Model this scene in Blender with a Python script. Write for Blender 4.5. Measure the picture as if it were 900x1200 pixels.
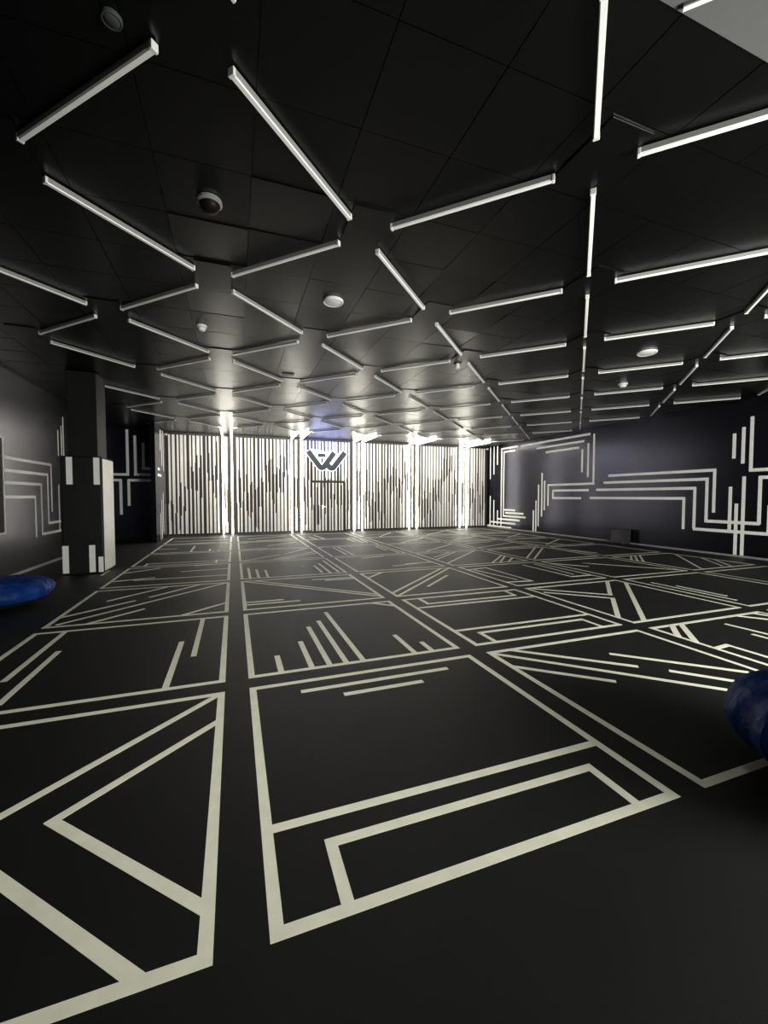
import bpy, bmesh, math, random
from mathutils import Matrix, Vector

random.seed(7)
scene = bpy.context.scene
for o in list(bpy.data.objects):
    bpy.data.objects.remove(o, do_unlink=True)
COL = scene.collection

# ---------------------------------------------------------------- camera
cam_data = bpy.data.cameras.new('camera')
cam = bpy.data.objects.new('camera', cam_data)
COL.objects.link(cam)
cam_data.sensor_fit = 'HORIZONTAL'
cam_data.sensor_width = 36.0
cam_data.lens = 19.32
cam_data.clip_start = 0.05
CAM = Vector((-0.0963, -1.3842, 1.5136))
rot = Matrix(((0.939633, 0.012902, -0.341941),
              (-0.342184, 0.036678, -0.938917),
              (0.000428, 0.999244, 0.038878)))
cam.matrix_world = Matrix.Translation(CAM) @ rot.to_4x4()
scene.camera = cam

# ---------------------------------------------------------------- world, exposure, large lights
world = bpy.data.worlds.new('world')
scene.world = world
world.use_nodes = True
wbg = world.node_tree.nodes['Background']
wbg.inputs[0].default_value = (0.75, 0.80, 1.0, 1)
wbg.inputs[1].default_value = 0.02
scene.view_settings.view_transform = 'Standard'
scene.view_settings.look = 'None'
scene.view_settings.exposure = 0.25
scene.view_settings.gamma = 1.0
scene.view_settings.use_curve_mapping = False


def area_light(name, loc, aim, size, power, color, size_y=None, spread=180):
    d = bpy.data.lights.new(name, 'AREA')
    d.energy = power
    d.color = color
    d.shape = 'RECTANGLE'
    d.size = size
    d.size_y = size_y or size
    d.spread = math.radians(spread)
    o = bpy.data.objects.new(name, d)
    COL.objects.link(o)
    o.location = loc
    o.rotation_euler = (Vector(aim) - Vector(loc)).to_track_quat('-Z', 'Y').to_euler()
    return o


# lit reception area behind the photographer, to the right
area_light('reception_light', (5.2, -3.0, 1.2), (5.4, 4.0, 2.6), 2.6, 800.0, (1.0, 1.0, 0.93), 1.8)
area_light('entry_ceiling_light', (-0.3, -1.9, 3.72), (0.3, 3.6, 0.0), 1.6, 33.0, (1.0, 1.0, 0.91), 1.0, spread=80)
# added fill without a fixture, brightens the slats from the ceiling tube ends
area_light('added_slat_fill', (4.5, 13.7, 3.80), (4.5, 16.0, 1.3), 13.0, 200.0, (1.0, 0.96, 0.86), 0.06)
# added blue fill without a fixture, tints the wall around the logo
area_light('added_logo_fill', (3.65, 15.70, 3.80), (3.65, 16.0, 3.0), 1.6, 18.0, (0.14, 0.22, 1.0), 0.06)
LED_STRENGTH = 17.0
LED_COLOR = (1.0, 0.96, 0.84)
HALO_STRENGTH = 1.7
HALO_COLOR = (0.72, 0.76, 1.0)

# ---------------------------------------------------------------- measured tape layout (metres)
FLOOR_TAPE = [
    (0.025, 0.496, 1.975, 0.496, 0.050), (0.283, 0.357, 0.283, 0.025, 0.050), (0.259, 0.333, 1.772, 0.333, 0.050), (1.749, 0.357, 1.749, 0.025, 0.050),
    (0.373, 1.778, 1.651, 1.778, 0.050), (0.675, 1.622, 1.339, 1.622, 0.050), (-0.213, 1.954, -1.217, 0.944, 0.050), (-0.205, 1.554, -0.926, 0.873, 0.050),
    (-0.925, 0.905, -0.205, 0.195, 0.050), (-1.175, 0.792, -0.389, 0.025, 0.050), (-1.879, 4.111, -1.879, 2.777, 0.050), (-1.718, 3.424, -1.718, 2.314, 0.050),
    (-0.623, 3.305, -0.623, 2.182, 0.050), (-0.473, 4.111, -0.473, 2.834, 0.050), (0.269, 2.582, 0.269, 2.182, 0.050), (0.534, 2.894, 0.534, 2.182, 0.050),
    (0.694, 3.351, 0.694, 2.182, 0.050), (0.847, 3.539, 0.847, 2.182, 0.050), (1.006, 3.873, 1.006, 2.182, 0.050), (1.528, 2.749, 1.528, 2.182, 0.050),
    (1.711, 2.450, 1.711, 2.182, 0.050), (1.710, 4.111, 1.975, 3.848, 0.050), (0.233, 6.267, 1.975, 4.566, 0.050), (0.041, 6.267, 1.975, 4.425, 0.050),
    (0.025, 4.731, 0.566, 4.731, 0.050), (0.025, 4.591, 0.791, 4.591, 0.050), (1.203, 5.990, 1.975, 5.990, 0.050), (1.419, 5.869, 1.975, 5.869, 0.050),
    (0.169, 7.684, 0.169, 6.495, 0.050), (0.321, 7.446, 0.321, 6.495, 0.050), (0.486, 7.294, 0.486, 6.495, 0.050), (1.528, 7.520, 1.528, 6.631, 0.050),
    (1.674, 7.785, 1.674, 6.495, 0.050), (1.850, 8.135, 1.850, 6.596, 0.050), (1.246, 7.489, 1.301, 7.469, 0.050), (0.025, 8.657, 0.995, 9.455, 0.050),
    (1.128, 9.527, 1.895, 10.581, 0.050), (0.777, 8.721, 1.975, 9.772, 0.050), (0.878, 8.652, 1.975, 9.441, 0.050), (0.025, 10.809, 1.086, 10.809, 0.050),
    (0.054, 10.809, 0.798, 10.937, 0.050), (0.025, 12.519, 0.303, 12.519, 0.050), (0.844, 11.550, 1.834, 12.262, 0.050), (0.333, 13.717, 1.738, 14.520, 0.050),
    (0.585, 13.047, 1.975, 13.476, 0.050), (2.205, 3.642, 4.155, 3.642, 0.050), (2.449, 4.111, 2.449, 3.771, 0.050), (2.425, 3.795, 3.933, 3.795, 0.050),
    (3.955, 4.111, 3.906, 3.771, 0.050), (2.205, 2.637, 4.155, 2.637, 0.050), (2.420, 2.491, 3.923, 2.491, 0.050), (2.444, 2.514, 2.444, 2.182, 0.050),
    (3.899, 2.514, 3.899, 2.182, 0.050), (2.205, 4.558, 3.965, 6.267, 0.050), (2.205, 4.344, 4.155, 6.267, 0.050), (2.928, 4.791, 3.727, 5.561, 0.050),
    (2.205, 5.812, 2.655, 6.267, 0.050), (2.784, 8.133, 3.430, 8.336, 0.050), (3.107, 6.860, 4.155, 7.115, 0.050), (3.483, 7.063, 4.155, 7.063, 0.050),
    (2.620, 10.417, 2.620, 8.934, 0.050), (2.777, 10.581, 2.777, 8.751, 0.050), (3.876, 10.274, 3.876, 9.307, 0.050), (4.019, 10.581, 4.019, 8.764, 0.050),
    (3.641, 12.631, 3.641, 11.708, 0.050), (3.832, 12.737, 3.832, 11.349, 0.050), (4.092, 12.737, 3.951, 11.295, 0.050), (2.504, 13.898, 2.629, 12.965, 0.050),
    (2.773, 14.328, 2.908, 12.965, 0.050), (4.715, 1.954, 4.385, 1.653, 0.062), (4.866, 1.954, 4.385, 1.473, 0.062), (4.385, 1.286, 4.623, 1.309, 0.050),
    (4.600, 1.331, 4.600, 0.900, 0.050), (5.853, 1.954, 6.107, 1.645, 0.050), (5.353, 1.772, 5.394, 1.291, 0.050), (5.224, 1.430, 5.224, 1.206, 0.050),
    (6.185, 1.954, 6.279, 1.730, 0.050), (2.432, 1.954, 3.260, 1.230, 0.050), (2.205, 1.946, 3.514, 0.665, 0.050), (2.205, 1.620, 2.816, 1.075, 0.050),
    (3.275, 1.544, 4.045, 0.816, 0.050), (3.431, 1.076, 3.741, 0.746, 0.050), (6.140, 4.111, 5.293, 3.302, 0.062), (5.186, 3.169, 4.385, 2.391, 0.062),
    (6.335, 3.902, 4.564, 2.182, 0.062), (4.417, 4.111, 5.333, 3.307, 0.050), (4.468, 3.804, 5.182, 3.132, 0.050), (5.851, 6.039, 5.851, 4.619, 0.050),
    (5.827, 4.642, 6.335, 4.642, 0.050), (6.185, 6.065, 6.058, 4.810, 0.050), (4.385, 5.907, 4.816, 5.992, 0.050), (4.884, 6.066, 4.884, 4.561, 0.050),
    (4.908, 4.582, 4.385, 4.641, 0.050), (4.512, 5.858, 4.705, 4.754, 0.050), (5.381, 6.495, 6.335, 7.459, 0.050), (5.593, 6.495, 6.335, 7.320, 0.050),
    (5.881, 6.565, 6.335, 7.012, 0.050), (4.385, 6.780, 6.136, 8.424, 0.050), (4.385, 7.337, 5.544, 8.424, 0.050), (4.500, 7.675, 5.379, 8.424, 0.050),
    (6.636, 6.861, 8.194, 8.424, 0.050), (6.681, 6.655, 8.371, 8.304, 0.050), (7.310, 5.796, 8.515, 4.407, 0.050), (6.565, 6.049, 7.045, 5.376, 0.050),
    (9.371, 6.267, 8.745, 5.742, 0.050), (9.502, 6.267, 8.745, 5.585, 0.050), (9.668, 6.267, 8.745, 5.432, 0.050), (10.695, 6.058, 9.084, 4.417, 0.050),
    (10.695, 5.451, 9.859, 4.474, 0.050), (10.695, 5.159, 10.034, 4.411, 0.050), (6.757, 3.752, 6.757, 2.444, 0.050), (6.910, 3.417, 6.910, 2.663, 0.050),
    (8.745, 3.907, 8.745, 2.979, 0.050), (8.745, 3.759, 8.745, 2.644, 0.050), (8.745, 6.893, 8.745, 6.495, 0.050), (8.745, 6.886, 8.745, 6.495, 0.050),
    (8.745, 7.651, 8.977, 6.934, 0.050), (-1.828, 5.488, -1.128, 6.267, 0.050), (-2.155, 4.737, -1.452, 5.393, 0.050), (-1.303, 5.538, -0.646, 6.267, 0.050),
    (-2.074, 4.413, -0.222, 6.267, 0.050), (-1.755, 4.338, -1.241, 4.856, 0.050), (-0.748, 4.338, -0.205, 4.837, 0.050), (-2.155, 7.037, -1.484, 7.200, 0.050),
    (-1.803, 7.024, -0.205, 7.024, 0.050), (-2.155, 7.849, -1.557, 8.263, 0.050), (-1.108, 7.687, -0.205, 7.773, 0.050), (-0.915, 8.367, -0.205, 8.421, 0.050),
    (-1.941, 8.976, -0.205, 8.976, 0.050), (-1.918, 8.652, -1.918, 9.000, 0.050), (-0.494, 8.652, -0.494, 9.102, 0.050), (-1.785, 10.809, -0.205, 10.809, 0.050),
    (-1.217, 10.809, -1.217, 12.197, 0.050), (-0.746, 10.809, -0.746, 11.306, 0.050), (-0.667, 10.809, -0.454, 10.809, 0.050), (-0.543, 11.030, -0.471, 10.786, 0.050),
    (-2.155, 11.687, -1.633, 11.687, 0.050), (-1.964, 13.690, -0.205, 13.825, 0.050), (-1.677, 12.965, -0.690, 13.073, 0.050), (4.851, 8.782, 6.335, 10.063, 0.050),
    (4.861, 9.361, 5.511, 8.652, 0.050), (5.097, 12.004, 5.980, 11.106, 0.050), (4.977, 10.929, 6.335, 12.082, 0.050), (4.733, 13.807, 5.996, 14.130, 0.050),
    (4.945, 12.965, 6.005, 14.542, 0.050), (6.565, 8.938, 8.515, 9.822, 0.050), (6.811, 8.652, 8.515, 8.943, 0.050), (6.803, 10.017, 7.932, 10.266, 0.050),
    (6.841, 12.512, 8.068, 11.244, 0.050), (6.925, 11.051, 8.515, 12.003, 0.050), (6.565, 13.928, 8.118, 13.168, 0.050), (6.848, 12.965, 8.371, 14.354, 0.050),
    (8.955, 10.036, 9.574, 8.774, 0.050), (9.070, 8.955, 10.580, 10.033, 0.050), (9.095, 12.241, 10.055, 11.184, 0.050), (9.261, 11.136, 10.695, 12.241, 0.050),
    (8.952, 13.920, 10.197, 13.253, 0.050), (-2.477, 7.760, -2.492, 8.338, 0.050),
]
RIGHT_WALL_TAPE = [
    (15.744, 3.913, 15.744, 2.329), (15.456, 3.907, 15.456, 2.547), (15.179, 3.918, 15.179, 2.990), (15.731, 1.522, 15.731, 0.095),
    (15.429, 1.319, 15.429, 0.115), (15.133, 0.836, 15.133, 0.161), (14.854, 3.710, 14.854, 0.127), (14.901, 3.695, 13.673, 3.695),
    (14.680, 3.559, 14.680, 0.562), (14.726, 3.538, 13.864, 3.538), (14.695, 0.591, 13.121, 0.591), (14.632, 0.877, 13.827, 0.877),
    (14.544, 0.745, 13.272, 0.745), (15.150, 0.438, 13.507, 0.438), (15.702, 0.268, 13.799, 0.268), (16.105, 0.071, 14.099, 0.071),
    (12.639, 0.918, 12.639, 0.014), (12.488, 1.324, 12.488, 0.026), (12.348, 1.978, 12.348, 0.273), (12.155, 2.443, 12.155, 0.680),
    (12.001, 2.129, 12.001, 0.940), (11.800, 1.987, 11.800, 1.127), (13.480, 3.684, 9.775, 3.684), (12.509, 3.469, 10.042, 3.469),
    (11.979, 3.260, 10.269, 3.260), (9.613, 3.670, 9.613, 1.928), (9.858, 3.366, 9.858, 2.185), (10.121, 3.190, 10.121, 2.361),
    (11.821, 1.948, 9.561, 1.948), (11.568, 1.724, 9.801, 1.724), (11.533, 1.724, 11.533, 1.423), (11.562, 1.437, 10.136, 1.437),
    (9.006, 2.190, 5.729, 2.190), (5.766, 2.208, 5.766, 1.084), (9.189, 1.963, 5.902, 1.963), (5.942, 1.979, 5.942, 0.821),
    (5.954, 0.855, 4.757, 0.855), (4.770, 1.966, 4.770, 0.843), (4.807, 1.958, 4.383, 1.958), (9.484, 1.727, 6.217, 1.727),
    (6.244, 1.753, 6.244, 0.617), (6.261, 0.623, 4.584, 0.623), (4.573, 1.303, 4.573, 0.624), (9.757, 1.449, 6.511, 1.449),
    (6.527, 1.475, 6.527, 0.596), (5.339, 3.072, 5.339, 2.451), (5.143, 3.202, 5.143, 2.312), (4.972, 3.431, 4.972, 2.111),
    (4.992, 2.141, 4.488, 2.141), (5.390, 1.751, 5.390, 0.619), (5.250, 1.328, 5.250, 0.037), (5.103, 1.996, 5.103, 0.031),
]
LEFT_WALL_TAPE = [
    (7.971, 2.216, 10.078, 2.216), (7.956, 1.982, 9.877, 1.982), (7.940, 1.758, 9.556, 1.758), (7.923, 1.491, 9.249, 1.491),
    (10.056, 2.239, 10.056, 1.145), (9.860, 2.009, 9.860, 0.888), (9.843, 0.905, 10.533, 0.905), (10.468, 1.778, 10.468, 0.672),
    (9.521, 1.762, 9.521, 0.661), (9.519, 0.684, 10.543, 0.684), (9.224, 1.496, 9.224, 0.645), (10.509, 3.072, 10.509, 2.464),
    (10.714, 3.206, 10.714, 2.493), (10.836, 3.437, 10.836, 2.501),
]
RECESS_TAPE = [
    (-3.513, 3.790, -3.513, 2.228), (-4.059, 2.247, -3.480, 2.247), (-3.278, 3.595, -3.278, 2.232), (-3.330, 2.256, -2.612, 2.256),
    (-3.036, 3.360, -3.036, 2.438), (-3.088, 2.466, -2.608, 2.466), (-4.063, 2.051, -3.705, 2.051), (-3.732, 2.076, -3.732, 0.871),
    (-3.525, 2.053, -2.595, 2.053), (-3.493, 2.071, -3.493, 1.171),
]
FIN_TAPE = [
    (14.597, 3.778, 14.597, 3.081), (14.875, 3.806, 14.875, 2.562), (15.219, 3.843, 15.219, 2.413), (15.029, 1.618, 15.029, 0.227),
    (14.736, 1.380, 14.736, 0.018), (14.436, 0.921, 14.436, -0.003), (14.018, 2.416, 14.445, 2.416), (13.993, 2.213, 14.755, 2.213),
]

# ---------------------------------------------------------------- room dimensions (metres)
XL, XR = -4.0, 11.65          # left and right wall
YB = 16.0                     # slatted back wall
YE = 0.12                     # near edge of the black ceiling
YN = -6.0                     # far end of the entry area behind the camera
ZC = 3.91                     # underside of the ceiling tiles
CELL, PX, PY, CELLY = 2.000, 2.180, 2.1567, 1.9789


# ---------------------------------------------------------------- helpers
def box(bm, x0, x1, y0, y1, z0, z1):
    vs = [bm.verts.new((x, y, z)) for x in (x0, x1) for y in (y0, y1) for z in (z0, z1)]
    for f in ((0, 1, 3, 2), (4, 6, 7, 5), (0, 4, 5, 1), (2, 3, 7, 6), (0, 2, 6, 4), (1, 5, 7, 3)):
        bm.faces.new([vs[i] for i in f])
    return vs


def prism(bm, pts, axis, a, b):
    """Extrude a 2-D outline (list of (s, t)) along an axis from a to b."""
    def P(s, t, v):
        return {'x': (v, s, t), 'y': (s, v, t), 'z': (s, t, v)}[axis]
    lo = [bm.verts.new(P(s, t, a)) for s, t in pts]
    hi = [bm.verts.new(P(s, t, b)) for s, t in pts]
    n = len(pts)
    bm.faces.new(lo)
    bm.faces.new(list(reversed(hi)))
    for i in range(n):
        bm.faces.new((lo[i], hi[i], hi[(i + 1) % n], lo[(i + 1) % n]))


def lathe(bm, prof, seg=32, c=(0, 0, 0)):
    rings = []
    for r, z in prof:
        if r < 1e-6:
            rings.append([bm.verts.new((c[0], c[1], c[2] + z))])
        else:
            rings.append([bm.verts.new((c[0] + r * math.cos(2 * math.pi * k / seg),
                                        c[1] + r * math.sin(2 * math.pi * k / seg), c[2] + z)) for k in range(seg)])
    for A, B in zip(rings, rings[1:]):
        for k in range(seg):
            k2 = (k + 1) % seg
            if len(A) == 1 and len(B) > 1:
                bm.faces.new((A[0], B[k], B[k2]))
            elif len(B) == 1 and len(A) > 1:
                bm.faces.new((A[k], B[0], A[k2]))
            elif len(A) > 1:
                bm.faces.new((A[k], B[k], B[k2], A[k2]))


def mesh_of(name, bm, m, smooth=False, bevel=0):
    bmesh.ops.recalc_face_normals(bm, faces=bm.faces)
    if bevel:
        bmesh.ops.bevel(bm, geom=list(bm.edges), offset=bevel, segments=2, affect='EDGES', profile=0.5)
    me = bpy.data.meshes.new(name)
    bm.to_mesh(me)
    bm.free()
    if smooth:
        for p in me.polygons:
            p.use_smooth = True
    if m:
        me.materials.append(m)
    return me


def link(name, data, parent=None):
    o = bpy.data.objects.new(name, data)
    COL.objects.link(o)
    if parent is not None:
        o.parent = parent
    return o


def obj(name, bm, m, parent=None, smooth=False, bevel=0):
    return link(name, mesh_of(name, bm, m, smooth, bevel), parent)


def boxobj(name, dims, m, parent=None, bevel=0):
    bm = bmesh.new()
    box(bm, *dims)
    return obj(name, bm, m, parent, bevel=bevel)


def tag(o, label, cat=None, group=None, kind=None):
    o['label'] = label
    if cat:
        o['category'] = cat
    if group:
        o['group'] = group
    if kind:
        o['kind'] = kind
    return o


def struct(o, label, cat):
    return tag(o, label, cat, kind='structure')


def thing(name, label, cat, loc=(0, 0, 0), group=None):
    o = link(name, None)
    o.location = loc
    return tag(o, label, cat, group)


# ---------------------------------------------------------------- materials
def mat(name, color, rough=0.6, spec=0.5, noise=0.0, nscale=8.0, rnoise=0.0, bump=0.0, bscale=200.0,
        emit=None, estr=0.0, metallic=0.0, coat=0.0, color2=None, stint=None, bdist=0.01):
    m = bpy.data.materials.new(name)
    m.use_nodes = True
    nt = m.node_tree
    b = nt.nodes['Principled BSDF']
    b.inputs['Base Color'].default_value = (*color, 1)
    b.inputs['Roughness'].default_value = rough
    b.inputs['Specular IOR Level'].default_value = spec
    b.inputs['Metallic'].default_value = metallic
    b.inputs['Coat Weight'].default_value = coat
    if stint:
        b.inputs['Specular Tint'].default_value = (*stint, 1)
    tc = nt.nodes.new('ShaderNodeTexCoord')
    if noise or color2:
        n = nt.nodes.new('ShaderNodeTexNoise')
        n.inputs['Scale'].default_value = nscale
        n.inputs['Detail'].default_value = 5
        nt.links.new(tc.outputs['Object'], n.inputs['Vector'])
        r = nt.nodes.new('ShaderNodeValToRGB')
        r.color_ramp.elements[0].position = 0.35
        r.color_ramp.elements[1].position = 0.65
        lo = color2 or tuple(c * (1 - noise) for c in color)
        r.color_ramp.elements[0].color = (*lo, 1)
        r.color_ramp.elements[1].color = (*tuple(min(1, c * (1 + noise)) for c in color), 1)
        nt.links.new(n.outputs['Fac'], r.inputs['Fac'])
        nt.links.new(r.outputs['Color'], b.inputs['Base Color'])
    if rnoise:
        n = nt.nodes.new('ShaderNodeTexNoise')
        n.inputs['Scale'].default_value = 1.3
        n.inputs['Detail'].default_value = 3
        nt.links.new(tc.outputs['Object'], n.inputs['Vector'])
        mr = nt.nodes.new('ShaderNodeMapRange')
        mr.inputs['To Min'].default_value = rough - rnoise
        mr.inputs['To Max'].default_value = rough + rnoise
        nt.links.new(n.outputs['Fac'], mr.inputs['Value'])
        nt.links.new(mr.outputs['Result'], b.inputs['Roughness'])
    if bump:
        n = nt.nodes.new('ShaderNodeTexNoise')
        n.inputs['Scale'].default_value = bscale
        n.inputs['Detail'].default_value = 3
        nt.links.new(tc.outputs['Object'], n.inputs['Vector'])
        bp = nt.nodes.new('ShaderNodeBump')
        bp.inputs['Strength'].default_value = bump
        bp.inputs['Distance'].default_value = bdist
        nt.links.new(n.outputs['Fac'], bp.inputs['Height'])
        nt.links.new(bp.outputs['Normal'], b.inputs['Normal'])
    if emit:
        b.inputs['Emission Color'].default_value = (*emit, 1)
        b.inputs['Emission Strength'].default_value = estr
    return m


M = dict(
    floor=mat('black_floor_vinyl', (0.0026, 0.0026, 0.0022), 0.57, 0.40, noise=0.16, nscale=3.0, bump=0.12, bscale=260),
    tape=mat('cream_floor_tape', (0.80, 0.80, 0.66), 0.55, 0.4, noise=0.05, nscale=9),
    walltape=mat('white_wall_tape', (0.82, 0.82, 0.80), 0.55, 0.4, noise=0.03, nscale=9),
    wall=mat('black_wall_paint', (0.0032, 0.0032, 0.0045), 0.22, 0.46, noise=0.12, nscale=2, rnoise=0.03, bump=0.04, bscale=60, stint=(0.72, 0.72, 1.0)),  # blue specular tint stands in for blue light reflected in the walls
    tile=mat('black_ceiling_paint', (0.0010, 0.0010, 0.0009), 0.31, 0.56, noise=0.1, nscale=4, bump=0.06, bscale=90),
    backing=mat('dark_brown_backing', (0.030, 0.023, 0.020), 0.6, 0.4, noise=0.15, nscale=5),
    slat=mat('white_slat_paint', (0.84, 0.82, 0.79), 0.55, 0.4, noise=0.03, nscale=5),
    bar=mat('shade_grey_bar_housing', (0.26, 0.26, 0.25), 0.5, 0.4, noise=0.02, nscale=12),  # grey puts the shade on the white bars' sides into the colour
    lens=mat('frosted_bar_lens', (0.90, 0.90, 0.88), 0.35, 0.5, noise=0.02, nscale=12),
    led=mat('glowing_led_tube', (0.9, 0.9, 0.85), 0.4, 0.5, emit=LED_COLOR, estr=LED_STRENGTH),
    black=mat('black_plastic', (0.012, 0.012, 0.012), 0.4, 0.5, noise=0.1, nscale=20),
    darkgrey=mat('dark_grey_plastic', (0.05, 0.055, 0.055), 0.6, 0.2, noise=0.06, nscale=15),
    halo=mat('logo_halo_acrylic', (0.8, 0.8, 0.9), 0.4, 0.5, emit=HALO_COLOR, estr=HALO_STRENGTH),
    white=mat('white_plastic', (0.72, 0.72, 0.69), 0.4, 0.5, noise=0.03, nscale=30),
    greyplastic=mat('grey_plastic', (0.20, 0.20, 0.19), 0.5, 0.5, noise=0.05, nscale=30),
    boxgrey=mat('charcoal_box_shell', (0.03, 0.03, 0.029), 0.6, 0.4, noise=0.08, nscale=12),
    metal=mat('brushed_steel', (0.65, 0.64, 0.60), 0.3, 0.5, metallic=1.0, noise=0.04, nscale=60),
    entryceil=mat('grey_entry_ceiling', (0.10, 0.10, 0.10), 0.8, 0.3, noise=0.05, nscale=3),
    base=mat('grey_skirting', (0.22, 0.22, 0.21), 0.5, 0.4, noise=0.08, nscale=6),
    blue=mat('blue_nylon', (0.0055, 0.032, 0.17), 0.55, 0.13, noise=0.2, nscale=6, bump=1.0, bscale=4.5, bdist=0.07),
    bluedark=mat('black_nylon_base', (0.010, 0.011, 0.016), 0.7, 0.3, noise=0.1, nscale=8),
    pillar=mat('black_pillar_paint', (0.010, 0.010, 0.0098), 0.6, 0.15, noise=0.1, nscale=3),
    pad=mat('black_vinyl_pad', (0.006, 0.006, 0.0062), 0.6, 0.3, noise=0.1, nscale=4),
    padwhite=mat('white_vinyl_panel', (0.80, 0.80, 0.74), 0.35, 0.5, noise=0.04, nscale=3, bump=0.15, bscale=9),
    glass=mat('dark_glass', (0.006, 0.004, 0.004), 0.5, 0.12, noise=0.05, nscale=3),
)

# ---------------------------------------------------------------- setting
floor = struct(boxobj('floor', (XL, XR, YN, YB, -0.12, 0.0), M['floor']), 'matte black floor marked out in cream tape squares', 'floor')
ceiling = struct(boxobj('ceiling', (XL, XR, YE, YB, ZC + 0.016, ZC + 0.2), M['black']), 'black tiled ceiling carrying a lattice of white light bars', 'ceiling')
ceiling_entry = struct(boxobj('ceiling_entry', (XL, XR, YN, YE - 0.006, ZC - 0.012, ZC + 0.2), M['entryceil']),
                       'plain grey ceiling beyond the edge of the black ceiling', 'ceiling')
wall_left = struct(boxobj('wall_left', (XL - 0.15, XL, YN, YB, 0, ZC + 0.1), M['wall']), 'dark grey left wall with white stepped tape lines', 'wall')
wall_right = struct(boxobj('wall_right', (XR, XR + 0.15, YN, YB + 0.15, 0, ZC + 0.1), M['wall']), 'dark right wall with white tape maze lines', 'wall')
wall_entry = struct(boxobj('wall_entry', (XL, XR, YN - 0.15, YN, 0, ZC + 0.1), M['wall']), 'dark end wall of the entry area', 'wall')
FINX = -2.45
wall_recess = struct(boxobj('wall_recess', (XL, FINX - 0.14, 15.0, 15.15, 0, ZC + 0.01), M['wall']), 'black recess wall behind the pillar with tape brackets', 'wall')
wall_fin = struct(boxobj('wall_fin', (FINX - 0.14, FINX, 13.6, YB, 0, ZC + 0.01), M['wall']), 'narrow dark wall end beside the white slatted wall', 'wall')
wall_back = struct(boxobj('wall_back', (FINX, XR, YB, YB + 0.15, 0, ZC + 0.1), M['backing']), 'back wall covered in stepped vertical white slats', 'wall')
struct(boxobj('baseboard_left', (XL, XL + 0.012, YN, 15.0, 0.0, 0.055), M['base']), 'thin grey skirting along the left wall', 'skirting')
struct(boxobj('baseboard_right', (XR - 0.012, XR, YN, YB, 0.0, 0.05), M['base']), 'thin grey skirting along the right wall', 'skirting')
struct(boxobj('baseboard_back', (FINX, 3.0, YB - 0.03, YB, 0.0, 0.06), M['black']), 'thin black skirting left of the slatted door', 'skirting')
struct(boxobj('baseboard_back', (4.45, XR - 0.012, YB - 0.03, YB, 0.0, 0.06), M['black']), 'thin black skirting right of the slatted door', 'skirting')
struct(boxobj('trim_1', (FINX, XR, YB - 0.05, YB, 3.83, ZC + 0.01), M['black']), 'black strip between the slats and the ceiling', 'trim')

# ---------------------------------------------------------------- floor tape
strips = []
for j in range(7):
    for i in range(-1, 5):
        x0, y0 = i * PX, j * PY
        x1, y1, h, w = x0 + CELL, y0 + CELLY, 0.025, 0.05
        strips += [(x0, y0 + h, x1, y0 + h, w), (x0, y1 - h, x1, y1 - h, w),
                   (x0 + h, y0 + 0.03, x0 + h, y1 - 0.03, w), (x1 - h, y0 + 0.03, x1 - h, y1 - 0.03, w)]
strips += FLOOR_TAPE


def in_view_size(s):
    mid = Vector(((s[0] + s[2]) / 2, (s[1] + s[3]) / 2, 0)) - CAM
    return math.hypot(s[2] - s[0], s[3] - s[1]) / max(mid.length, 0.1) ** 2


strips.sort(key=in_view_size, reverse=True)


def strip_into(bm, s, idx):
    ax, ay, bx_, by, w = s
    d = Vector((bx_ - ax, by - ay, 0))
    d.normalize()
    n = Vector((-d.y, d.x, 0)) * (w / 2)
    t = 0.0010 + 0.000006 * idx
    a, b = Vector((ax, ay, 0)), Vector((bx_, by, 0))
    prism(bm, [((a + n).x, (a + n).y), ((b + n).x, (b + n).y), ((b - n).x, (b - n).y), ((a - n).x, (a - n).y)], 'z', 0.0, t)


for k, s in enumerate(strips[:299]):
    bm = bmesh.new()
    strip_into(bm, s, k)
    obj('tape_strip', bm, M['tape'], floor)
if len(strips) > 299:
    bm = bmesh.new()
    for k, s in enumerate(strips[299:]):
        strip_into(bm, s, 299 + k)
    o = obj('tape_strip', bm, M['tape'], floor)
    o['kind'] = 'stuff'


# ---------------------------------------------------------------- wall tape
def wall_strips(data, axis, pos, sign, w, parent, limit=None):
    for k, (s0, z0, s1, z1) in enumerate(data):
        h = w / 2
        if abs(s0 - s1) < abs(z0 - z1):
            a0, a1, b0, b1 = s0 - h, s0 + h, min(z0, z1), max(z0, z1)
        else:
            a0, a1, b0, b1 = min(s0, s1), max(s0, s1), z0 - h, z0 + h
        b0, b1 = max(b0, 0.012), min(b1, ZC - 0.03)
        if limit:
            a0, a1 = max(a0, limit[0]), min(a1, limit[1])
        t = 0.0012 + 0.00003 * k
        lo, hi = (pos, pos + sign * t) if sign > 0 else (pos + sign * t, pos)
        d = (lo, hi, a0, a1, b0, b1) if axis == 'x' else (a0, a1, lo, hi, b0, b1)
        boxobj('tape_strip', d, M['walltape'], parent)


wall_strips(RIGHT_WALL_TAPE, 'x', XR, -1, 0.078, wall_right, (YN, YB - 0.04))
wall_strips(LEFT_WALL_TAPE, 'x', XL, 1, 0.058, wall_left)
wall_strips(RECESS_TAPE, 'y', 15.0, -1, 0.085, wall_recess, (XL + 0.01, FINX - 0.15))
wall_strips(FIN_TAPE, 'x', FINX, 1, 0.085, wall_fin, (13.61, YB - 0.06))

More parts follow.
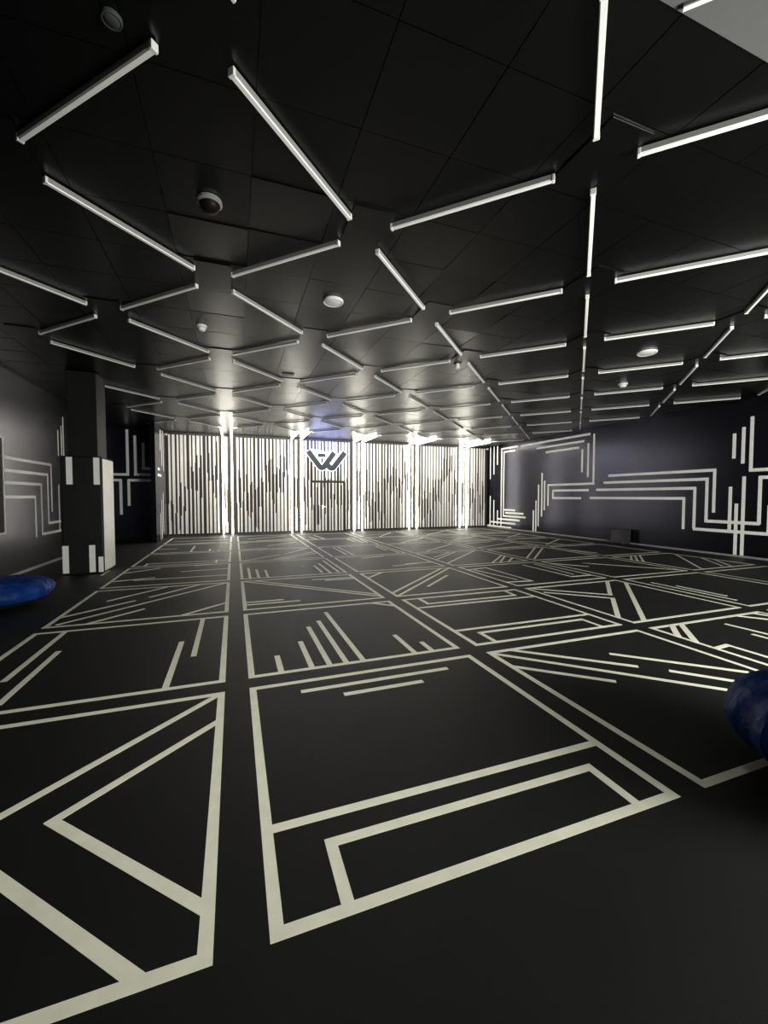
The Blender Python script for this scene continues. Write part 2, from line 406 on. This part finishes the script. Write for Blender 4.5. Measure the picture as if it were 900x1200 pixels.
# ---------------------------------------------------------------- back wall slats and door
DX0, DX1, DZ = 2.985, 4.42, 2.13
LED_X = (-0.48, -0.15, 2.16, 2.54, 4.81, 5.18, 7.42, 7.79, 10.05, 10.42)
door_1 = struct(link('door_1', None), 'slat covered door in the back wall under the logo', 'door')
door_1.location = ((DX0 + DX1) / 2, YB - 0.005, 0)
boxobj('door_leaf', (DX0 + 0.02 - 3.72, DX1 - 0.02 - 3.72, -0.012, 0.0, 0.01, DZ - 0.04), M['backing'], door_1)
for d in ((DX0, DX0 + 0.018, 0, DZ), (DX1 - 0.018, DX1, 0, DZ), (DX0, DX1, DZ - 0.04, DZ + 0.01)):
    boxobj('door_frame', (d[0] - 3.72, d[1] - 3.72, -0.05, 0.0, d[2], d[3]), M['backing'], door_1)
bm = bmesh.new()
box(bm, 3.43 - 3.72, 3.51 - 3.72, -0.042, -0.034, 0.98, 1.12)
hd = obj('handle', bm, M['metal'], door_1, bevel=0.002)
bm = bmesh.new()
box(bm, 3.46 - 3.72, 3.48 - 3.72, -0.09, -0.042, 1.05, 1.07)
box(bm, 3.46 - 3.72, 3.60 - 3.72, -0.10, -0.085, 1.048, 1.072)
obj('lever', bm, M['metal'], hd)


def slat_outline(z0, z1, core, ext, left, right):
    """Stepped slat: a core with side strips that stop and start again at their own heights."""
    def side(seg):
        pts = []
        za, zb = seg
        za, zb = min(max(za, z0), z1), min(max(zb, z0), z1)
        if za > z0 + 0.01:
            pts += [(1, z0), (1, za), (0, za)]
        else:
            pts += [(0, z0)]
        if zb < z1 - 0.01:
            pts += [(0, zb), (1, zb), (1, z1)]
        else:
            pts += [(0, z1)]
        return pts
    L = [(-core / 2 - e * ext[0], z) for e, z in side(left)]
    Rr = [(core / 2 + e * ext[1], z) for e, z in side(right)]
    return Rr + list(reversed(L))


PITCH = 0.1425
x = FINX + 0.09
n = 0
while x < XR - 0.14:
    if min(abs(x - lx) for lx in LED_X) > 0.075:
        ph = (x + 0.31) % 2.63 / 2.63
        mid = 1.75 - 0.9 * math.sin(ph * 2 * math.pi * 1.0) * 0.55 + random.uniform(-0.55, 0.55)
        def gap():
            r = random.random()
            c = mid + random.uniform(-0.45, 0.45)
            g = random.uniform(0.35, 0.85)
            if r < 0.14:
                return (0.0, c)               # side strip only above
            if r < 0.28:
                return (c, 9.0)               # side strip only below
            if r < 0.40:
                return (0.0, 9.0)             # no side strip
            return (c - g, c + g)
        gl, gr = gap(), gap()
        core = random.choice((0.032, 0.038, 0.044))
        ext = (random.choice((0.022, 0.030)), random.choice((0.020, 0.028)))
        dep = 0.022
        if DX0 - 0.03 < x < DX1 + 0.03:
            bm = bmesh.new()
            prism(bm, [(x + a, z) for a, z in slat_outline(DZ + 0.04, 3.82, core, ext, gl, gr)], 'y', YB - dep, YB)
            obj('slat', bm, M['slat'], wall_back)
            if DX0 + 0.065 < x < DX1 - 0.065:
                bm = bmesh.new()
                prism(bm, [(x + a - 3.72, z) for a, z in slat_outline(0.03, DZ - 0.06, core, ext, gl, gr)], 'y', -0.034, -0.012)
                obj('slat', bm, M['slat'], door_1)
        else:
            bm = bmesh.new()
            prism(bm, [(x + a, z) for a, z in slat_outline(0.065, 3.82, core, ext, gl, gr)], 'y', YB - dep, YB)
            obj('slat', bm, M['slat'], wall_back)
    x += PITCH
    n += 1

# ---------------------------------------------------------------- glowing led strips: up the wall and out along the ceiling
PAIR_NAMES = ('pair at the left end of the slatted wall', 'pair left of the logo', 'pair right of the logo',
              'second pair right of the logo', 'pair nearest the right wall')
for k, lx in enumerate(LED_X):
    t = thing('led_strip', 'glowing vertical LED strip, %s of the %s' % (('left', 'right')[k % 2], PAIR_NAMES[k // 2]),
              'light', (lx, YB, 0), 'LED strips on the back wall')
    boxobj('channel', (-0.026, 0.026, -0.10, 0.0, 0.02, 3.82), M['white'], t)
    boxobj('wall_tube', (-0.028, 0.028, -0.130, -0.10, 0.03, 3.832), M['led'], t, bevel=0.004)
    boxobj('ceiling_tube', (-0.028, 0.028, -2.02, -0.10, 3.836, 3.872), M['led'], t, bevel=0.004)
    boxobj('ceiling_channel', (-0.028, 0.028, -2.02, -0.056, 3.872, ZC - 0.0135), M['white'], t)

# ---------------------------------------------------------------- halo-lit logo
logo = thing('wall_logo', 'dark grey halo-lit double V logo above the slatted door', 'sign', (3.6, YB - 0.15, 0))


def stroke_pts(path, w, steps=10):
    """Outline of a thick polyline with round ends and joins."""
    def off(pts, side):
        o = []
        for i, pnt in enumerate(pts):
            if i == 0:
                d = pts[1] - pts[0]
            elif i == len(pts) - 1:
                d = pts[-1] - pts[-2]
            else:
                d = (pts[i + 1] - pts[i]).normalized() + (pts[i] - pts[i - 1]).normalized()
            d = d.normalized()
            o.append(pnt + Vector((-d.y, d.x)) * side * w / 2)
        return o
    pts = [Vector(q) for q in path]
    L, Rr = off(pts, 1), off(pts, -1)
    return [tuple(q) for q in L + list(reversed(Rr))]


def arc_path(a, c, b, r, n=10):
    """Polyline a -> c -> b with the corner at c rounded with radius r."""
    a, b, c = Vector(a), Vector(b), Vector(c)
    u, v = (a - c).normalized(), (b - c).normalized()
    half = u.angle(v) / 2
    d = r / math.tan(half)
    p0, p1 = c + u * d, c + v * d
    bis = (u + v).normalized()
    cen = c + bis * (r / math.sin(half))
    a0 = math.atan2(p0.y - cen.y, p0.x - cen.x)
    a1 = math.atan2(p1.y - cen.y, p1.x - cen.x)
    da = (a1 - a0 + math.pi) % (2 * math.pi) - math.pi
    pts = [a] + [cen + r * Vector((math.cos(a0 + da * k / n), math.sin(a0 + da * k / n))) for k in range(n + 1)] + [b]
    return [tuple(q) for q in pts]


LX = 3.6
STROKES = [('logo_stroke', arc_path((2.82 - LX, 3.38), (3.40 - LX, 2.62), (3.93 - LX, 3.35), 0.12), 0.225),
           ('logo_stroke', arc_path((3.60 - LX, 2.86), (3.82 - LX, 2.62), (4.40 - LX, 3.37), 0.12), 0.225),
           ('logo_dash', [(3.22 - LX, 3.21), (3.56 - LX, 3.21)], 0.15),
           ('logo_stem', [(3.405 - LX, 3.10), (3.405 - LX, 2.90)], 0.075)]
for q, (nm, path, w) in enumerate(STROKES):
    bm = bmesh.new()
    prism(bm, stroke_pts(path, w), 'y', -0.03 - 0.002 * q, 0.0 - 0.0005 * q)
    f = obj(nm, bm, M['darkgrey'], logo)
    a, b = Vector(path[0]), Vector(path[-1])
    da, db = (a - Vector(path[1])).normalized() * 0.022, (b - Vector(path[-2])).normalized() * 0.022
    hp = [tuple(a + da)] + list(path[1:-1]) + [tuple(b + db)]
    bm = bmesh.new()
    prism(bm, stroke_pts(hp, w + 0.045), 'y', 0.004 + 0.0007 * q, 0.03)
    obj('halo', bm, M['halo'], f)
for sx in (-0.5, -0.1, 0.35):
    boxobj('stand_off', (sx - 0.01, sx + 0.01, 0.03, 0.126, 2.85 + abs(sx) * 0.5 - 0.01, 2.85 + abs(sx) * 0.5 + 0.01), M['metal'], logo)

# ---------------------------------------------------------------- ceiling tiles and junction plates
TP = 0.6576
NX, NY = -0.27, 3.59            # a lattice node that a tile is centred on
cells = []
kx0, kx1 = math.ceil((XL - NX) / TP), math.floor((XR - NX) / TP)
ky0, ky1 = math.ceil((YE - NY) / TP), math.floor((YB - NY) / TP)
for kx in range(kx0, kx1 + 1):
    for ky in range(ky0, ky1 + 1):
        cx, cy = NX + kx * TP, NY + ky * TP
        h = TP / 2 - 0.003
        x0, x1 = max(cx - h, XL + 0.002), min(cx + h, XR - 0.002)
        y0, y1 = max(cy - h, YE + 0.002), min(cy + h, YB - 0.055)
        if cx < FINX - 0.1 and cy > 15.0 - 0.3:
            continue
        v = Vector((cx, cy, ZC)) - CAM
        c = rot.transposed() @ v
        vis = c.z < 0 and abs(c.x / -c.z) < 1.0 and c.y / -c.z < 1.35
        lit = -1 if not vis else 1.0 / v.length ** 3 * (1.0 if cy > 1.8 else 0.5)
        cells.append((lit, kx, ky, x0, x1, y0, y1))
cells.sort(reverse=True)
SAG = {(0, -1): (1.5, 0.0), (1, -2): (1.6, 0.1), (4, -1): (-1.7, 0.2), (5, 0): (-1.6, -0.2), (0, 1): (0.8, 0.0),
       (2, 1): (-1.4, 0.1), (3, 2): (-1.2, 0.2), (5, 1): (1.1, 0.3), (6, 2): (-1.3, 0.0)}


def tile_into(bm, c, centre):
    _, kx, ky, x0, x1, y0, y1 = c
    rx, ry = SAG.get((kx, ky), (random.gauss(0, 0.15), random.gauss(0, 0.15)))
    vs = box(bm, x0 - centre.x, x1 - centre.x, y0 - centre.y, y1 - centre.y, 0, 0.014)
    mcx, mcy = (x0 + x1) / 2 - centre.x, (y0 + y1) / 2 - centre.y
    for v in vs:
        v.co.z += math.radians(rx) * (v.co.y - mcy) + math.radians(ry) * (v.co.x - mcx)
    return abs(math.radians(rx)) * 0.33 + abs(math.radians(ry)) * 0.33


for c in cells[:299]:
    bm = bmesh.new()
    cen = Vector(((c[3] + c[4]) / 2, (c[5] + c[6]) / 2))
    tile_into(bm, c, cen)
    o = obj('ceiling_tile', bm, M['tile'], ceiling)
    o.location = (cen.x, cen.y, ZC)
bm = bmesh.new()
for c in cells[299:]:
    tile_into(bm, c, Vector((0, 0)))
o = obj('ceiling_tile', bm, M['tile'], ceiling)
o.location = (0, 0, ZC)
o['kind'] = 'stuff'

# ---------------------------------------------------------------- light bars: square lattice turned 45 degrees to the room
LAT = 1.86
U0, V0 = 0.49, 0.87
R2 = math.sqrt(2)
BL = 1.335


def xy(u, v):
    return (u - v) / R2, (u + v) / R2


bw, bh = 0.019, 0.045
bar_meshes = {}


def bar_mesh(ln):
    key = round(ln, 3)
    if key not in bar_meshes:
        bm = bmesh.new()
        box(bm, -ln / 2 + 0.02, ln / 2 - 0.02, -bw, bw, 0.010, bh)
        mh = mesh_of('housing', bm, M['bar'])
        bm = bmesh.new()
        prism(bm, [(-bw + 0.002, 0.0098), (-bw + 0.006, 0.0), (bw - 0.006, 0.0), (bw - 0.002, 0.0098)], 'x', -ln / 2 + 0.02, ln / 2 - 0.02)
        bar_meshes[key] = (mh, mesh_of('lens', bm, M['lens']))
    return bar_meshes[key]


bm = bmesh.new()
box(bm, -0.0198, 0.0, -bw - 0.002, bw + 0.002, -0.002, bh)
me_cap = mesh_of('end_cap', bm, M['white'], bevel=0.003)


def ok(x, y):
    if not (XL + 0.03 < x < XR - 0.03 and YE < y < YB - 0.2):
        return False
    if x < FINX + 0.1 and y > 13.4:
        return x < FINX - 0.25 and y < 14.9
    if -3.25 < x < -2.45 and 7.95 < y < 8.9:
        return False
    return True


ORD = ['first', 'second', 'third', 'fourth', 'fifth', 'sixth', 'seventh', 'eighth', 'ninth', 'tenth', 'eleventh', 'twelfth']
bars = {}
for m_ in range(-8, 16):
    for k_ in range(-10, 12):
        u, v = U0 + LAT * m_, V0 + LAT * k_
        # bar along u on line k_, bar along v on line m_
        for fam, (cu, cv), ang, line, pos in (('a', (u + LAT / 2, v), math.pi / 4, k_, m_), ('b', (u, v + LAT / 2), 3 * math.pi / 4, m_, k_)):
            x, y = xy(cu, cv)
            dx, dy = math.cos(ang) * BL / 2, math.sin(ang) * BL / 2
            ax, ay, bx_, by = x - dx, y - dy, x + dx, y + dy          # a is the near end, b the far end
            if ay < YE + 0.04 < by:                                   # bar trimmed where the black ceiling ends
                f = (YE + 0.04 - ay) / (by - ay)
                ax, ay = ax + (bx_ - ax) * f, YE + 0.04
            ln = math.hypot(bx_ - ax, by - ay)
            mx, my = (ax + bx_) / 2, (ay + by) / 2
            if ay > YE and by < 14.2 and ln > 0.3 and ok(ax, ay) and ok(bx_, by) and ok(mx, my):
                bars.setdefault((fam, line), []).append((my, mx, ang, ln))
LINES_A = sorted([l for f, l in bars if f == 'a'], reverse=True)
LINES_B = sorted([l for f, l in bars if f == 'b'])
for (fam, line), L in bars.items():
    L.sort()
    rank = (LINES_A if fam == 'a' else LINES_B).index(line)
    for q, (y, x, ang, ln) in enumerate(L):
        if fam == 'a':
            lab = 'white ceiling light bar receding right, %s from front, %s such line from left' % (ORD[q], ORD[rank])
        else:
            lab = 'white ceiling light bar receding left, %s from front, %s such line from front' % (ORD[q], ORD[rank])
        t = thing('light_bar', lab, 'light bar', (x, y, ZC - bh - 0.0135), 'ceiling light bar lattice')
        t.rotation_euler = (0, 0, ang)
        mh, ml = bar_mesh(ln)
        link('housing', mh, t)
        link('lens', ml, t)
        c1 = link('end_cap', me_cap, t)
        c1.location = (ln / 2, 0, 0)
        c2 = link('end_cap', me_cap, t)
        c2.location = (-ln / 2, 0, 0)
        c2.rotation_euler = (0, 0, math.pi)

# junction plates at the lattice nodes
bm = bmesh.new()
box(bm, -0.18, 0.18, -0.31, 0.31, 0, 0.009)
me_plate = mesh_of('junction_plate', bm, M['tile'])
for m_ in range(-8, 16):
    for k_ in range(-10, 12):
        x, y = xy(U0 + LAT * m_, V0 + LAT * k_)
        if XL + 0.4 < x < XR - 0.4 and YE + 0.4 < y < 13.0:
            if -3.6 < x < -2.3 and 7.6 < y < 9.2:
                continue
            o = link('junction_plate', me_plate, ceiling)
            o.location = (x, y, ZC - 0.0125)

# ---------------------------------------------------------------- ceiling devices
def disc_device(name, label, cat, x, y, r, h, m_body, m_grille=None):
    t = thing(name, label, cat, (x, y, ZC - 0.004))
    bm = bmesh.new()
    lathe(bm, [(0, 0), (r, 0), (r, -h * 0.6), (r * 0.93, -h), (r * 0.82, -h), (r * 0.80, -h * 0.8), (0, -h * 0.8)], 40)
    obj('rim', bm, m_body, t, smooth=False)
    bm = bmesh.new()
    lathe(bm, [(0, -h * 0.82), (r * 0.78, -h * 0.82), (r * 0.74, -h * 0.95), (0, -h * 1.05)], 40)
    obj('grille', bm, m_grille or m_body, t, smooth=True)
    return t


disc_device('ceiling_speaker', 'round white ceiling speaker above the middle of the floor', 'speaker', 1.08, 3.67, 0.125, 0.03, M['white'])
disc_device('ceiling_speaker', 'round white ceiling speaker over the right side of the room', 'speaker', 6.39, 3.65, 0.15, 0.03, M['white'])
disc_device('ceiling_speaker', 'dim grey round ceiling disc near the front left corner', 'speaker', -0.64, 1.11, 0.048, 0.02, M['darkgrey'])


def detector(label, x, y, r):
    t = thing('smoke_detector', label, 'detector', (x, y, ZC - 0.004))
    bm = bmesh.new()
    lathe(bm, [(0, 0), (r, 0), (r, -0.02), (r * 0.9, -0.028), (0, -0.028)], 32)
    obj('base', bm, M['white'], t)
    bm = bmesh.new()
    lathe(bm, [(0, -0.028), (r * 0.74, -0.028), (r * 0.74, -0.055), (r * 0.55, -0.075), (0, -0.078)], 32)
    obj('sensor_cap', bm, M['white'], t, smooth=True)


detector('small white smoke detector in front of the left ceiling light column', -0.49, 5.03, 0.07)
detector('small white smoke detector over the right side behind the round speaker', 7.73, 5.22, 0.09)
# dark dome camera
t = thing('dome_camera', 'dark dome camera on the ceiling near the front left', 'camera', (-0.25, 2.33, ZC - 0.004))
bm = bmesh.new()
lathe(bm, [(0, 0), (0.095, 0), (0.098, -0.025), (0.085, -0.035), (0, -0.035)], 36)
obj('base_ring', bm, M['greyplastic'], t)
bm = bmesh.new()
lathe(bm, [(0.08, -0.035)] + [(0.08 * math.cos(a * math.pi / 16), -0.035 - 0.065 * math.sin(a * math.pi / 16)) for a in range(1, 8)] + [(0, -0.10)], 36)
obj('dome', bm, M['glass'], t, smooth=True)
# narrow air slots
for lab, x, y, w in (('black air slot in the ceiling of the left light column', 0.93, 6.95, 0.11), ('small black air slot far back in the left ceiling column', -0.13, 11.12, 0.09)):
    t = thing('air_slot', lab, 'vent', (x, y, ZC - 0.0215))
    bm = bmesh.new()
    for s in (-1, 1):
        box(bm, -w, w, s * 0.05 - 0.008, s * 0.05 + 0.008, 0, 0.012)
        box(bm, s * w - 0.008, s * w + 0.008, -0.042, 0.042, 0, 0.012)
    obj('frame', bm, M['black'], t)
    for q in range(3):
        boxobj('louvre', (-w + 0.01, w - 0.01, -0.03 + q * 0.026, -0.018 + q * 0.026, 0.003, 0.01), M['black'], t)
# small spotlight at a bar junction
t = thing('spotlight', 'small pale spotlight hanging at a bar junction right of the ceiling centre', 'lamp', (3.70, 5.20, ZC - 0.004))
bm = bmesh.new()
box(bm, -0.05, 0.05, -0.05, 0.05, -0.03, 0.0)
obj('mount', bm, M['black'], t, bevel=0.004)
bm = bmesh.new()
lathe(bm, [(0, -0.03), (0.035, -0.03), (0.045, -0.10), (0.04, -0.105), (0, -0.095)], 24)
obj('head', bm, M['white'], t)

# bar on the entry ceiling, cut by the edge of the black ceiling
t = thing('entry_light_bar', 'pale light bar on the grey ceiling at the top right', 'light bar', (2.03, 0.047, ZC - 0.012 - 0.022))
t.rotation_euler = (0, 0, math.radians(-45))
boxobj('housing', (-0.06, 0.06, -0.013, 0.013, 0.006, 0.022), M['bar'], t)
boxobj('lens', (-0.06, 0.06, -0.012, 0.012, 0.0, 0.006), M['lens'], t)

# ---------------------------------------------------------------- padded pillar
pil = thing('pillar', 'black square pillar with padded base and white tape blocks', 'pillar', (-2.83, 8.42, 0))
boxobj('shaft', (-0.235, 0.255, -0.32, 0.28, 0, ZC - 0.014), M['pillar'], pil, bevel=0.01)
PD, PDY = 0.34, 0.405
bm = bmesh.new()
box(bm, -PD, PD, -PDY, PDY, 0.0, 2.27)
pd = obj('padding', bm, M['pad'], pil, bevel=0.03)
for px, w, z0, z1 in ((-0.19, 0.05, 1.73, 2.25), (0.25, 0.05, 1.73, 2.25), (-0.285, 0.05, 0.035, 0.56), (0.145, 0.05, 0.035, 0.56), (0.285, 0.04, 0.03, 0.33)):
    boxobj('tape_block', (px - w, px + w, -PDY - 0.004, -PDY, z0, z1), M['walltape'], pd)
# white panel wrapped on the side that faces the floor
bm = bmesh.new()
prof = []
for a in range(9):
    s = -1 + 2 * a / 8
    prof.append((s * (PDY - 0.035), PD + 0.004 + 0.012 * (1 - s * s)))
pts = [(y, xx) for y, xx in prof]
ring0 = [bm.verts.new((xx, y, 0.05)) for y, xx in pts] + [bm.verts.new((PD - 0.002, pts[-1][0], 0.05)), bm.verts.new((PD - 0.002, pts[0][0], 0.05))]
ring1 = [bm.verts.new((v.co.x, v.co.y, 2.23)) for v in ring0]
bm.faces.new(ring0)
bm.faces.new(list(reversed(ring1)))
for a in range(len(ring0)):
    b_ = (a + 1) % len(ring0)
    bm.faces.new((ring0[a], ring1[a], ring1[b_], ring0[b_]))
wp = obj('white_panel', bm, M['padwhite'], pd)

# ---------------------------------------------------------------- framed dark panel at the left edge
dark_panel = thing('framed_dark_panel', 'dark wall panel in a pale frame at the left edge', 'screen', (XL, 6.85, 1.70))
boxobj('panel', (0.002, 0.045, -1.0, 1.0, -0.84, 0.84), M['glass'], dark_panel)
for d in ((-1.03, 1.03, -0.87, -0.84), (-1.03, 1.03, 0.84, 0.87), (-1.03, -1.0, -0.84, 0.84), (1.0, 1.03, -0.84, 0.84)):
    boxobj('frame', (0.002, 0.055, d[0], d[1], d[2], d[3]), M['white'], dark_panel)

# ---------------------------------------------------------------- box against the right wall
t = thing('equipment_box', 'dark box on the floor against the right wall', 'box', (11.45, 8.33, 0.0))
bm = bmesh.new()
box(bm, -0.16, 0.16, -0.24, 0.24, 0.02, 0.46)
b_ = obj('body', bm, M['boxgrey'], t, bevel=0.015)
boxobj('front_panel', (-0.172, -0.161, -0.20, 0.20, 0.07, 0.41), M['black'], t)
for sx in (-1, 1):
    for sy in (-1, 1):
        boxobj('foot', (sx * 0.11 - 0.03, sx * 0.11 + 0.03, sy * 0.18 - 0.03, sy * 0.18 + 0.03, 0, 0.02), M['black'], t)

# small corner cameras at both ends of the slatted wall
for lab, x, sx in (('tiny white corner camera at the left top of the slatted wall', FINX + 0.03, 1), ('tiny white corner camera at the right top of the slatted wall', XR - 0.12, -1)):
    t = thing('corner_camera', lab, 'camera', (x, YB - 0.1, 3.78))
    boxobj('bracket', (-0.02, 0.02, 0.0, 0.05, 0.0, 0.05), M['white'], t)
    bm = bmesh.new()
    box(bm, -0.03, 0.03, -0.12, 0.0, -0.02, 0.04)
    obj('camera_body', bm, M['white'], t, bevel=0.006)


# ---------------------------------------------------------------- bean bags
def bean_bag(label, loc, rz, rx, ry, h, lean, seed, peak):
    t = thing('bean_bag', label, 'bean bag', loc)
    t.rotation_euler = (0, 0, rz)
    rnd = random.Random(seed)
    ph = [rnd.uniform(0, 6.28) for _ in range(8)]
    seg, rings = 72, 34
    def surf(th, s):
        # s 0 bottom .. 1 top
        a = s * math.pi
        r = math.sin(a) ** 0.62
        r *= 1.0 - 0.33 * max(0, s - 0.45) ** 1.1 * peak
        z = 0.5 - 0.5 * math.cos(a)
        z = z ** 0.9
        fold = 0.075 * math.sin(7 * th + ph[0] + 2.5 * s) * s + 0.05 * math.sin(13 * th + ph[1] - 3 * s) * s ** 1.5
        fold += 0.02 * math.sin(3 * th + ph[2]) + 0.05 * math.sin(19 * th + ph[3] + 6 * s) * max(0, s - 0.4)
        rr = r * (1 + fold)
        x = rx * rr * math.cos(th) + lean * z
        y = ry * rr * math.sin(th)
        zz = h * (z + (0.03 * math.sin(5 * th + ph[4]) + 0.022 * math.sin(11 * th + ph[5] + 5 * s)) * math.sin(a) * s)
        return (x, y, max(zz, 0.002))
    def shell(s0, s1, name, m, parent, grow=0.0):
        bm = bmesh.new()
        rows = []
        k0, k1 = int(s0 * rings), int(s1 * rings)
        for k in range(k0, k1 + 1):
            s = k / rings
            if k == 0 or k == rings:
                rows.append([bm.verts.new(surf(0, s))])
            else:
                rows.append([bm.verts.new(surf(2 * math.pi * q / seg, s)) for q in range(seg)])
        for A, B in zip(rows, rows[1:]):
            for q in range(seg):
                q2 = (q + 1) % seg
                if len(A) == 1:
                    bm.faces.new((A[0], B[q2], B[q]))
                elif len(B) == 1:
                    bm.faces.new((A[q], A[q2], B[0]))
                else:
                    bm.faces.new((A[q], A[q2], B[q2], B[q]))
        o = obj(name, bm, m, parent, smooth=True)
        return o
    top = shell(0.32, 1.0, 'cover', M['blue'], t)
    shell(0.0, 0.33, 'base_panel', M['bluedark'], t)
    # piping seams up the sides
    for q in range(6):
        th = 2 * math.pi * q / 6 + 0.3
        bm = bmesh.new()
        prev = None
        for k in range(11, 33):
            c = Vector(surf(th, k / rings))
            nrm = Vector((math.cos(th), math.sin(th), 0.35)).normalized()
            side = Vector((-math.sin(th), math.cos(th), 0))
            ring = [bm.verts.new(c + nrm * 0.004 * math.cos(w) + side * 0.006 * math.sin(w)) for w in (0, 1.57, 3.14, 4.71)]
            if prev:
                for w in range(4):
                    bm.faces.new((prev[w], prev[(w + 1) % 4], ring[(w + 1) % 4], ring[w]))
            prev = ring
        obj('seam', bm, M['blue'], top, smooth=True)
    return t


bean_bag('large blue bean bag at the right edge of the picture', (2.95, -0.34, 0), 0.4, 0.60, 0.60, 0.55, 0.04, 3, 1.0)
bean_bag('low flattened blue bean bag on the floor beside the left wall', (-3.12, 5.62, 0), 0.1, 0.60, 0.52, 0.40, 0.0, 11, 0.35)
